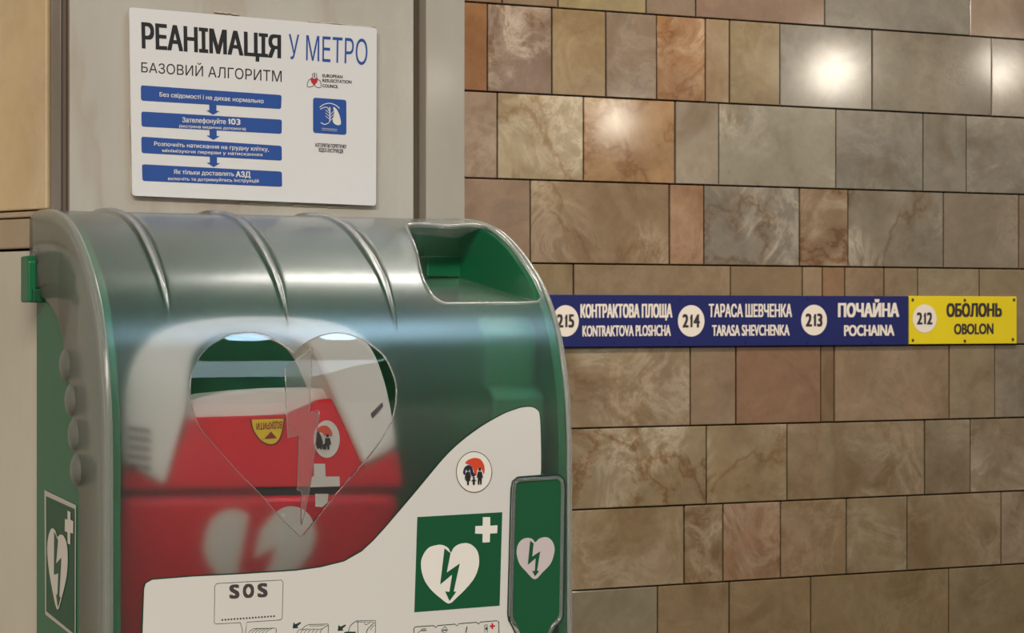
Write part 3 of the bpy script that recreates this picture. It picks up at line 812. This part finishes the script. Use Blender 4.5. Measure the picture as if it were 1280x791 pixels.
# rounded side edges of the cover + side plates
def side_strip(bm, X0, sg):
    rows = []
    for k in range(0, 81):
        s = STOT*k/80; p, n = prof(s); row = []
        for j in range(7):
            a = math.pi/2*j/6
            q = p-n*(RC*(1-math.cos(a))); row.append(bm.verts.new((X0+sg*RC*(1-math.sin(a)), q.x, q.y)))
        rows.append(row)
    for k in range(80):
        for j in range(6):
            bm.faces.new((rows[k][j], rows[k+1][j], rows[k+1][j+1], rows[k][j+1]))
    return [r[-1] for r in rows]
inner = [(44.5,365),(50,368.5),(56.6,373),(63,379),(68.8,387),(73.5,397),(77,409),(80,423),(82,436),(79,443),(76.5,453),(78.5,465),(84,473),(89.5,479),(86,487),(83.7,498),(86,509),(93,519),(90,529),(88,541),(90,553),(96,564),(93,573),(91,584),(93,597),(99,609),(100.5,616),(101,640),(101,700),(101,791)]
def side_plate(X0, sg, tilt=0.0):
    bm = bmesh.new(); edge = side_strip(bm, X0, sg)
    ed = [v.co.copy() for v in edge]
    inn = [on_x(px, py, XL) for px, py in inner]; inn = [Vector((X0, p.y, p.z)) for p in inn]
    inn.append(Vector((X0, inn[-1].y, 1.19)))
    back = [Vector((X0, ed[0].y, inn[0].z))]
    # triangulate between outer edge and inner edge
    O2 = [(v.y, v.z) for v in ed]; I2 = [(v.y, v.z) for v in reversed(inn)]+[(back[0].y-0.0005, back[0].z)]
    L = O2+I2; L = dedupe(L, 1e-4)
    V, E, Fc, *_ = delaunay_2d_cdt([Vector(p) for p in L], [(i, (i+1) % len(L)) for i in range(len(L))], [], 0, 1e-7)
    vs = [bm.verts.new((X0, v.x, v.y)) for v in V]
    for f in Fc:
        c = (sum(V[i].x for i in f)/len(f), sum(V[i].y for i in f)/len(f))
        if inside(c, L): bm.faces.new([vs[i] for i in f])
    bmesh.ops.remove_doubles(bm, verts=bm.verts, dist=1e-4)
    bmesh.ops.recalc_face_normals(bm, faces=bm.faces)
    return bm
sp = frombm('cover_side', side_plate(XL, 1), M_FROSTSIDE, cab, smooth=True)
md = sp.modifiers.new('thick', 'SOLIDIFY'); md.thickness = 0.002; md.offset = 0
sp['label'] = 'left side of the cover with scalloped grip edge'
sp = frombm('cover_side', side_plate(XR, -1), M_FROSTSIDE, cab, smooth=True)
md = sp.modifiers.new('thick', 'SOLIDIFY'); md.thickness = 0.002; md.offset = 0
# bright rim bead along both edges
for X0, sg in ((XL, 1), (XR, -1)):
    bm = bmesh.new(); add_tube(bm, [cov(X0+sg*0.0016, STOT*k/90, -0.0009) for k in range(2, 90)], 0.0007, 8); frombm('cover_rim', bm, M_RIM, cab, smooth=True)
# scallop bumps of the grip edge
for px, py in ((84, 456), (91, 500), (95, 544), (98, 588)):
    c = on_x(px, py, XL); bm = bmesh.new()
    bmesh.ops.create_uvsphere(bm, u_segments=20, v_segments=12, radius=1)
    for v in bm.verts: v.co = Vector((v.co.x*0.0045, v.co.y*0.0145, v.co.z*0.0115))+c+Vector((0, 0.002, 0))
    frombm('grip_bump', bm, M_FROSTSIDE, cab, smooth=True)
# window with its bolt
hS = dedupe(expand(hL, -0.0003), 3e-4); bE = dedupe(expand(bL, 0.0002), 3e-4)
bm = sheet(hS, [bE], 0.005, lambda x, s: cov(x, s, -0.0001), (), lambda x, s: cov(x, s, -0.0021)); hw = frombm('heart_window', bm, M_CLEAR, cab, smooth=True)
bm = sheet(bL, [], 0.005, lambda x, s: cov(x, s, 0.0003), (), lambda x, s: cov(x, s, -0.0015)); bw = frombm('bolt_pane', bm, M_SEMI, hw, smooth=True)
bm = bmesh.new(); add_tube(bm, [cov(x, s, 0.0002) for x, s in bL], 0.00028, 6, True); add_tube(bm, [cov(x, s, 0.0002) for x, s in hL], 0.00028, 6, True)
frombm('cut_edge', bm, M_RIM, hw, smooth=True)

# --- handle recess at the top right
bm = bmesh.new(); add_tube(bm, [cov(x, s, 0.0004) for x, s in pL], 0.0010, 8, True); frombm('recess_rim', bm, M_RIM, cab, smooth=True)
YI = DB-0.055
innerq = [on_y(519, 293, YI), on_y(529, 347, YI), on_y(594, 346, YI), on_y(600, 300, YI)]   # TL, BL, BR, TR
n = len(pL); loop3 = [cov(x, s, -0.0016) for x, s in pL]
def nearest(px, py):
    t = hit(px, py); return min(range(n), key=lambda i: math.dist(pL[i], t))
iTL, iBL, iBR, iTR = nearest(510, 284), nearest(545, 376), nearest(678, 371), nearest(612, 282)
def seg(i, j, st=1):
    out = [i]
    while out[-1] != j: out.append((out[-1]+st) % n)
    return out
segs = {}
cyc = [('top', iTL, iTR, 0, 3), ('right', iTR, iBR, 3, 2), ('bottom', iBR, iBL, 2, 1), ('left', iBL, iTL, 1, 0)]
rec = bmesh.new()
for nm, i0, i1, q0, q1 in cyc:
    idx = seg(i0, i1); m = max(1, len(idx)-1)
    NU = 4; rows = []
    for k, i in enumerate(idx):
        t = k/m; q = innerq[q0].lerp(innerq[q1], t); rows.append([rec.verts.new(loop3[i].lerp(q, u/NU)) for u in range(NU+1)])
    for a, b in zip(rows, rows[1:]):
        for u in range(NU): rec.faces.new((a[u], a[u+1], b[u+1], b[u]))
add_poly(rec, innerq)
bmesh.ops.remove_doubles(rec, verts=rec.verts, dist=2e-4); bmesh.ops.recalc_face_normals(rec, faces=rec.faces)
ro = frombm('handle_recess', rec, M_RECESS, cab)
for p in ro.data.polygons: p.use_smooth = True
bevel(ro, 0.003, 3, 30)
# green block behind the recess
a = on_y(529, 320, YI+0.004); b = on_y(593, 347, YI+0.004); bm = bmesh.new(); add_box(bm, (a.x, YI-0.003, b.z), (b.x, DB-0.011, a.z)); o = frombm('mounting_block', bm, M_GREEN, cab); bevel(o, 0.002, 2)

# --- white front label
LAB = zm((480, 500), 2.719, [(0,437),(100,320),(200,200),(260,142),(330,90),(400,50),(440,34),(470,25),(500,24),(518,33),(527,50),(531,120),(532,240),(526,255),(512,262),(462,266),(446,274),(438,290),(435,310),(430,500),(424,735),(430,752),(448,772),(460,800),(462,860)])
LAB = [tuple(p) for p in catmull(LAB, 3)]
LAB += [(649, 850), (640, 862), (600, 868), (190, 880), (178, 874), (176, 866), (178, 791), (180, 736), (182, 729), (190, 724.5), (240, 720.5), (300, 717.5), (370, 713), (400, 709), (430, 701.5), (452, 689), (466, 676)]
labL = dedupe([hit(*p) for p in refine(LAB, step=5)], 6e-4)
bm = sheet(dedupe(expand(labL, 0.0009), 5e-4), [], 0.012, lambda x, s: cov(x, s, 0.0003)); lb0 = frombm('label_edge_shadow', bm, M_DKGREEN, cab)  # shadow along the label's edge, painted as a dark outline beneath it
bm = sheet(labL, [], 0.012, lambda x, s: cov(x, s, 0.0008)); lab = frombm('front_label', bm, M_LABEL, cab)
md = lab.modifiers.new('thick', 'SOLIDIFY'); md.thickness = 0.0004; md.offset = -1
L1, L2, L3 = fc(0.0010), fc(0.0012), fc(0.0014)
def print_poly(name, pts, m, parent, f): 
    bm = bmesh.new(); add_poly(bm, [f(x, y) for x, y in pts]); return frombm(name, bm, m, parent)
Z5 = lambda p: zm((500, 620), 4.627, p)
print_poly('sign_panel', Z5([(97,120),(588,92),(573,632),(80,670)]), M_GREEN2, lab, L1)
print_poly('cross', Z5([(475,120),(518,120),(518,170),(560,167),(558,213),(517,215),(515,265),(473,268),(474,217),(430,216),(432,172),(474,170)]), M_WHITE, lab, L2)
HS = [(290,325),(278,302),(262,290),(240,281),(212,281),(165,295),(135,330),(119,370),(118,405),(124,445),(143,495),(180,545),(230,588),(280,620),(330,580),(390,520),(430,465),(450,410),(454,375),(450,335),(435,303),(405,277),(370,270),(330,280),(305,300)]
print_poly('heart_symbol', Z5([tuple(p) for p in catmull(HS, 3, True)]), M_WHITE, lab, L2)
print_poly('bolt_symbol', Z5([(253,300),(288,328),(266,440),(341,388),(306,550),(321,551),(282,605),(257,549),(281,552),(297,452),(228,509)]), M_GREEN2, lab, L3)
# round charity sticker
Z6 = lambda p: zm((500, 560), 5.65, p)
st = print_poly('round_sticker', Z6(circle2(518, 167, 124, 142, 40)), M_WHITE, lab, L2)
bm = bmesh.new(); add_stroke(bm, Z6(circle2(518, 167, 125, 143, 48)), 0.7, L3, True); frombm('sticker_ring', bm, M_GREY, lab)
bm = bmesh.new(); add_poly(bm, [L3(x, y) for x, y in Z6(catmull([(455,105),(480,80),(525,68),(565,80),(588,120),(592,160),(584,182),(570,145),(552,138),(538,160),(535,188),(522,186),(512,150),(490,118)], 3, True))]); frombm('orange_swirl', bm, M_ORANGE, lab)
bm = bmesh.new(); add_poly(bm, [L3(x, y) for x, y in Z6(catmull([(440,170),(450,135),(480,118),(503,135),(514,172),(530,188),(508,200),(494,184),(488,152),(474,142),(457,160),(457,184),(446,186)], 3, True))]); frombm('navy_swirl', bm, M_NAVY, lab)
def people(off, z, f):
    bm = bmesh.new()
    for pts in (circle2(474,152,10,11,14), [(462,166),(486,166),(496,205),(489,210),(492,230),(482,230),(480,260),(468,260),(466,230),(456,228),(460,205),(452,225),(452,200)],
                circle2(557,149,10,11,14), [(543,164),(571,164),(580,208),(572,209),(570,256),(560,256),(557,218),(554,256),(543,256),(543,208),(535,206)],
                circle2(515,208,8,9,12), [(508,218),(522,218),(538,232),(524,228),(522,258),(508,258),(506,230),(494,236)]):
        add_poly(bm, [f(x, y) for x, y in zm(off, z, pts)])
    return bm
L4 = fc(0.0016)
frombm('people_symbol', people((500, 560), 5.65, L4), M_BLACK, lab)
# SOS bubble and the pull instructions
Z8 = lambda p: zm((170, 690), 3.556, p)
bm = bmesh.new()
fr = [(362,138),(355,141),(348,150),(347,230),(346,312),(353,318),(462,312)]
add_stroke(bm, Z8(catmull(fr[:2]+fr[2:], 1)), 0.6, L1)
add_stroke(bm, Z8([(462,312),(470,340),(474,380)]), 0.6, L1)
add_stroke(bm, Z8([(483,380),(486,350),(490,310),(640,300),(648,292),(650,200),(652,134),(645,123),(500,130),(362,138)]), 0.6, L1)
for k in range(18): add_poly(bm, [L1(x, y) for x, y in Z8(circle2(382+k*13.5, 300-k*0.97, 4.2, 4.2, 8))])
frombm('speech_bubble', bm, M_GREY, lab)
bm = bmesh.new()
for ch, xa in (('S', 413), ('O', 473), ('S', 538)):
    xb = xa+(45 if ch == 'S' else 50); sl = lambda x: -(x-413)*0.047
    add_text(bm, ch, Z8([(xa, 203+sl(xa)), (xb, 203+sl(xb)), (xb, 147+sl(xb)), (xa, 147+sl(xa))]), L1, 0.085)
frombm('lettering', bm, M_GREY, lab)
Z9 = lambda p: zm((280, 740), 6.4, p)
bm = bmesh.new()
for k in range(6): add_stroke(bm, Z9(catmull([(185+k*28, 350), (200+k*28, 312), (240+k*28, 288)], 5)), 0.5, L1)
add_stroke(bm, Z9([(232, 289), (405, 285), (415, 292), (412, 360)]), 0.6, L1)
for k in range(6): add_stroke(bm, Z9(catmull([(570+k*30, 350), (590+k*30, 305), (630+k*30, 290)], 5)), 0.5, L1)
add_stroke(bm, Z9(catmull([(620, 300), (645, 270), (680, 256)], 5)), 0.6, L1); add_stroke(bm, Z9([(680, 256), (828, 253), (832, 262), (828, 360)]), 0.7, L1)
add_stroke(bm, Z9(catmull([(760, 350), (775, 300), (828, 262)], 5)), 0.6, L1); add_stroke(bm, Z9([(680, 268), (800, 266)]), 0.5, L1)
add_stroke(bm, Z9(catmull([(990, 330), (1005, 270), (1055, 228)], 6)), 0.7, L1); add_stroke(bm, Z9([(1055, 228), (1208, 224), (1206, 370)]), 0.7, L1)
add_stroke(bm, Z9([(1066, 230), (1068, 370)]), 0.6, L1); add_stroke(bm, Z9([(1055, 238), (1190, 236)]), 0.4, L1)
add_stroke(bm, Z9(catmull([(1135, 370), (1142, 300), (1200, 240)], 6)), 0.8, L1); add_stroke(bm, Z9(catmull([(1120, 240), (1130, 258), (1165, 240)], 4)), 0.5, L1)
add_stroke(bm, Z9(catmull([(1168, 300), (1185, 272), (1204, 262)], 4)), 0.5, L1)
frombm('pull_drawing', bm, M_DKGREEN, lab)
for ox, oy in ((0, 0), (360, 20)):
    bm = bmesh.new(); add_poly(bm, [L1(x, y) for x, y in Z9([(545+ox, 288+oy), (552+ox, 240+oy), (568+ox, 254+oy), (608+ox, 236+oy), (612+ox, 246+oy), (582+ox, 270+oy), (592+ox, 284+oy)])]); frombm('pull_arrow', bm, M_DKGREEN, lab)
bm = bmesh.new()
add_poly(bm, [L1(x, y) for x, y in Z9([(955, 322), (968, 314), (1048, 314), (1052, 330), (1048, 350), (955, 350)])])
frombm('grip_drawing', bm, M_DKGREEN, lab)
# tabbed frame of small rescue pictograms
ZA = lambda p: zm((500, 755), 5.818, p)
bm = bmesh.new()
add_stroke(bm, ZA([(96, 300), (97, 175), (108, 163), (240, 154), (258, 168), (270, 154), (395, 143), (410, 156), (425, 140), (552, 130), (568, 142), (582, 128), (700, 119), (714, 126), (716, 260)]), 0.9, L1)
for pts in ([(125,205),(150,190),(190,188)], [(150,192),(155,178),(185,176),(187,190),(150,192)], [(160,180),(160,192)], [(172,178),(172,192)], [(295,182),(310,200),(322,210),(345,182)], [(304,190),(300,205)], [(322,162),(335,172),(333,188),(312,190),(308,174),(322,162)], [(300,186),(345,184)], [(612,150),(612,205)], [(630,148),(632,205)], [(612,150),(630,148)], [(482,162),(472,205)], [(486,162),(477,205)]):
    add_stroke(bm, ZA(pts), 0.6, L1)
add_poly(bm, [L1(x, y) for x, y in ZA(circle2(625, 176, 8, 10, 12))])
frombm('pictogram_frame', bm, M_DKGREEN, lab)
print_poly('red_cross', ZA([(661,136),(673,136),(673,151),(686,150),(686,163),(673,164),(673,178),(661,179),(661,165),(649,166),(649,153),(661,152)]), M_REDINK, lab, L1)

# --- latch plate on the right
LAT = [(647,600),(696,596.5),(701,600),(702.5,610),(700,768),(697,775),(690,781),(685,792),(683,815),(679,835),(668,841),(657,836),(653,812),(648,792),(643,781),(638.5,773),(637.5,766),(641.5,612),(643,603)]
latL = dedupe([hit(*p) for p in refine(LAT, step=6)], 6e-4)
latI = expand(latL, -0.0012)
bm = sheet(dedupe(latI, 5e-4), [], 0.012, lambda x, s: cov(x, s, 0.0011)); lt = frombm('latch_plate', bm, mat('latch_green', (20, 82, 48), 0.3), cab)
bm = bmesh.new(); add_tube(bm, [cov(x, s, 0.0014) for x, s in latL], 0.0013, 10, True); frombm('latch_rim', bm, M_RIM, cab, smooth=True)
bm = bmesh.new(); add_tube(bm, [cov(x, s, 0.0012) for x, s in expand(latL, 0.0022)], 0.0006, 6, True); frombm('latch_rim', bm, M_DKGREEN, cab, smooth=True)
HS2 = [(778,265),(762,247),(735,240),(705,248),(680,275),(670,315),(674,352),(690,395),(725,435),(775,480),(820,440),(865,392),(884,345),(890,300),(878,262),(855,240),(830,236),(800,245)]
print_poly('heart_symbol', Z5([tuple(p) for p in catmull(HS2, 3, True)]), mat('faded_white', (196, 182, 178), 0.5), lt, L2)
print_poly('bolt_symbol', Z5([(748,256),(768,272),(760,348),(806,318),(788,430),(800,432),(776,462),(760,430),(775,432),(780,357),(735,395)]), M_GREEN2, lt, L3)

# --- sign on the left side panel
def ls(off): return lambda x, y: on_x(x, y, XL+0.003-off)
ZB_ = lambda p: zm((0, 540), 3.152, p)
sg = print_poly('side_sign', ZB_([(175,228),(300,288),(298,812),(178,718)]), mat('side_sign_white', (206, 196, 184), 0.5), cab, ls(0.0005))
print_poly('sign_panel', ZB_([(181,252),(293,303),(292,795),(182,705)]), M_GREEN2, sg, ls(0.0009))
print_poly('cross', ZB_([(266,309),(278,315),(277,345),(289,351),(288,400),(277,396),(277,443),(266,438),(266,394),(255,390),(256,341),(266,345)]), M_WHITE, sg, ls(0.0013))
print_poly('heart_symbol', ZB_([tuple(p) for p in catmull([(226,412),(218,388),(204,379),(192,405),(186,455),(190,520),(202,600),(225,700),(245,645),(262,570),(267,500),(263,440),(250,408),(236,404)], 3, True)]), M_WHITE, sg, ls(0.0013))
print_poly('bolt_symbol', ZB_([(213,392),(227,425),(219,520),(240,495),(232,645),(237,650),(227,690),(221,640),(226,640),(229,555),(212,560)]), M_GREEN2, sg, ls(0.0017))

# --- green hinge bracket by the upper left corner
bm = bmesh.new(); p0 = on_y(29, 320, DB-0.012); p1 = on_y(45, 378, DB-0.012)
add_prism(bm, [Vector((p0.x, DB-0.03, p0.z-0.004)), Vector((p0.x, DB-0.024, p0.z)), Vector((p0.x, DB-0.002, p0.z)), Vector((p0.x, DB-0.002, p1.z)), Vector((p0.x, DB-0.03, p1.z))], (XL+0.002-p0.x-0.004, 0, 0))
br = frombm('hinge_bracket', bm, M_GREEN, cab); bevel(br, 0.0015, 2)
bm = bmesh.new(); add_box(bm, (p0.x+0.003, DB-0.034, p1.z), (XL+0.004, DB-0.010, p1.z+0.010)); o = frombm('hinge_bracket', bm, M_GREEN2, cab); bevel(o, 0.001, 2)
bm = bmesh.new()
for px, py, r in ((44, 313, 0.0018), (43, 322, 0.0016), (40.5, 331, 0.0014), (46, 316, 0.0012)):
    c = on_x(px, py, XL-0.001); bmesh.ops.create_icosphere(bm, subdivisions=2, radius=r, matrix=Matrix.Translation(c))
frombm('hinge_clip', bm, M_RIM, cab, smooth=True)

# ================================================================== RED DEFIBRILLATOR CASE inside
case = empty('defibrillator_case', (on_y(325, 700, 1.36).x, 1.40, 1.184), 'red defibrillator case with pale grey carry handle behind the frosted cover', 'case')
def cprism(name, px, y0, y1, m, bev=0.003, parent=case, seg_=3):
    bm = bmesh.new(); add_prism(bm, [on_y(x, y, y0) for x, y in px], (0, y1-y0, 0))
    for v in bm.verts:
        if v.co.y > y1-1e-4: v.co.x = CXM+(v.co.x-CXM)*(1-1.7*(y1-y0)); v.co.z -= 0.05*(y1-y0)
        elif name == 'lower_shell': v.co.y += max(0, on_y(330, 621, YF).z-v.co.z-0.006)*TILT_
    o = frombm(name, bm, m, parent)
    if bev: bevel(o, bev, seg_)
    return o
YF = DF+0.045; TILT_ = 0.30; CXM = on_y(328, 500, YF).x
zb = on_y(330, 618, YF).z
cprism('lower_shell', [(150, 621), (503, 617), (499, 780), (488, 850), (465, 872), (185, 876), (160, 850), (151, 780)], YF, YF+0.11, M_RED, 0.008, seg_=4)
cprism('upper_shell', [(158, 575), (200, 604), (236, 522), (300, 520), (360, 518), (400, 500), (414, 498), (459, 581), (497, 562), (503, 607), (152, 611)], YF+0.002, YF+0.10, M_RED, 0.0012)
cprism('seam_gasket', [(152, 610), (501, 606.5), (501, 619.5), (152, 623)], YF+0.006, YF+0.10, M_SEAM, 0.002)
# pale body top behind the red front
cprism('rear_shell', [(236, 524), (238, 500), (275, 490), (330, 485), (380, 484), (420, 486), (420, 505), (330, 526)], YF+0.010, YF+0.09, M_CASEWHITE, 0.003)
# carry handle: an arch that comes down into two side wings
arch_o = [tuple(p) for p in catmull([(155, 577), (153, 530), (157, 480), (172, 440), (205, 412), (260, 399), (330, 396), (395, 400), (440, 412), (466, 436), (482, 475), (492, 520), (497, 560)], 4)]
arch_i = [tuple(p) for p in catmull([(414, 486), (396, 448), (372, 426), (330, 418), (280, 419), (252, 432), (240, 452), (236, 500)], 4)]
cprism('carry_handle', arch_o+[(457, 581)]+arch_i+[(232, 522), (206, 607)], YF-0.004, YF+0.040, M_CASEWHITE, 0.004, seg_=4)
for k in range(5):
    y = 533+k*11.5; cprism('grip_rib', [(160, y), (187, y+3.5), (190, y+8), (161, y+4)], YF-0.0065, YF, M_RIB, 0.0008, seg_=2)
cprism('latch_slot', [(464, 517), (478, 503), (479, 508), (466, 523)], YF-0.0055, YF, M_RIB, 0.0006, seg_=2)
YP = YF+0.002
def cy_(o): return lambda x, y: on_y(x, y, YP-o)
ZC_ = lambda p: zm((230, 400), 2.825, p)
def cpoly(name, pts, m, o, parent=case):
    bm = bmesh.new(); add_poly(bm, [cy_(o)(x, y) for x, y in pts]); return frombm(name, bm, m, parent)
tg = cpoly('tag', ZC_([tuple(p) for p in catmull([(232,349),(240,388),(268,428),(305,443),(334,430),(350,390),(357,345)], 4)]), M_TAGBORD, 0.0004)
cpoly('tag_face', ZC_([tuple(p) for p in catmull([(238,351),(246,388),(272,424),(305,438),(330,426),(345,390),(351,348)], 4)]), M_YELLOW, 0.0007, tg)
cpoly('triangle', ZC_([(284,419),(327,417),(306,393)]), M_TAGBORD, 0.001, tg)
bm = bmesh.new(); add_text(bm, 'ВІДКРИТИ', ZC_([(346, 358), (254, 364), (255, 386), (345, 380)]), cy_(0.001), 0.02); frombm('lettering', bm, M_TAGBORD, tg)
stc = cpoly('round_sticker', ZC_(circle2(503, 420, 46, 66, 32)), M_WHITE, 0.0005)
cpoly('orange_swirl', ZC_([tuple(p) for p in catmull([(466,392),(482,374),(505,374),(522,395),(520,412),(508,402),(495,408),(487,398)], 3, True)]), M_ORANGE, 0.0008, stc)
bm = bmesh.new()
for pts in ([(464,400),(474,392),(484,412),(490,432),(484,458),(476,452),(470,456),(464,440)], circle2(506,408,6,6,12), [(498,416),(514,416),(519,440),(513,440),(512,458),(506,458),(503,442),(500,458),(494,456)], [(486,440),(496,436),(498,456),(488,456)]):
    add_poly(bm, [cy_(0.001)(x, y) for x, y in ZC_(pts)])
frombm('people_symbol', bm, M_BLACK, stc)
cpoly('white_cross', ZC_([(458,507),(497,507),(499,552),(548,552),(549,584),(548,586),(506,588),(445,590),(446,560),(458,548)]), M_WHITE, 0.0005)
YL = YF
TILT = 0.30
def tilt(bm):                         # the lower half of the case leans back towards its foot
    zt = on_y(330, 621, YF).z
    for v in bm.verts: v.co.y += max(0, zt-v.co.z-0.006)*TILT
def clow(name, pts, m, o, parent=case):
    bm = bmesh.new(); add_poly(bm, [on_y(x, y, YL-o) for x, y in pts]); tilt(bm); return frombm(name, bm, m, parent)
clow('white_cross', ZC_([(462,613),(509,613),(506,645),(488,660),(464,658)]), M_WHITE, 0.0006)
clow('heart_symbol', [tuple(p) for p in catmull([(328,662),(315,646),(296,637),(277,640),(263,655),(259,682),(266,705),(285,728),(325,770),(365,728),(387,705),(397,680),(393,652),(378,636),(358,633),(340,645)], 4, True)], M_WHITE, 0.0006)
clow('bolt_symbol', [(312,640),(328,664),(323,700),(350,684),(334,750),(340,752),(326,768),(316,748),(323,750),(322,722),(303,728)], M_RED, 0.001)

# ================================================================== HALL LAMPS behind the viewer (seen only as reflections)
M_LAMP = bpy.data.materials.new('lamp_glow'); M_LAMP.use_nodes = True
b_ = M_LAMP.node_tree.nodes['Principled BSDF']; b_.inputs['Emission Color'].default_value = (1, 0.90, 0.75, 1); b_.inputs['Emission Strength'].default_value = 30
def reflect_dir(px, py, n):
    d = ray(px, py).normalized(); return d-2*d.dot(n)*n
def lamp(px, py, dist, r, label):
    p = on_b(px, py); d = reflect_dir(px, py, BN); c = p+d*dist
    lamp_at(c, r, label)
def lamp_at(c, r, label):
    top = Vector((c.x, c.y, CEIL))
    root = empty('globe_lamp', top, label, 'lamp', 'globe lamps over the platform')
    bm = bmesh.new(); bmesh.ops.create_uvsphere(bm, u_segments=24, v_segments=14, radius=r, matrix=Matrix.Translation(c)); frombm('globe', bm, M_LAMP, root, smooth=True)
    bm = bmesh.new(); add_tube(bm, [c+Vector((0, 0, r*0.9)), top], 0.012, 10); frombm('stem', bm, M_METAL, root)
    print('lamp', tuple(round(v, 2) for v in c))
GL = ['globe lamp hanging farthest forward over the platform', 'smallest of the globe lamps', 'globe lamp farthest to the right']
for (px, py, dd, r) in ((1037, 82, 9.0, 0.17), (772, 150, 8.0, 0.10), (1249, 84, 9.5, 0.13)):
    lamp(px, py, dd, r, GL.pop(0))

d_ = reflect_dir(546, 102, Vector((0, 1, 0))); lamp_at(on_y(546, 102, DB)+d_*7.4, 0.085, 'small globe lamp hanging low behind the viewer')
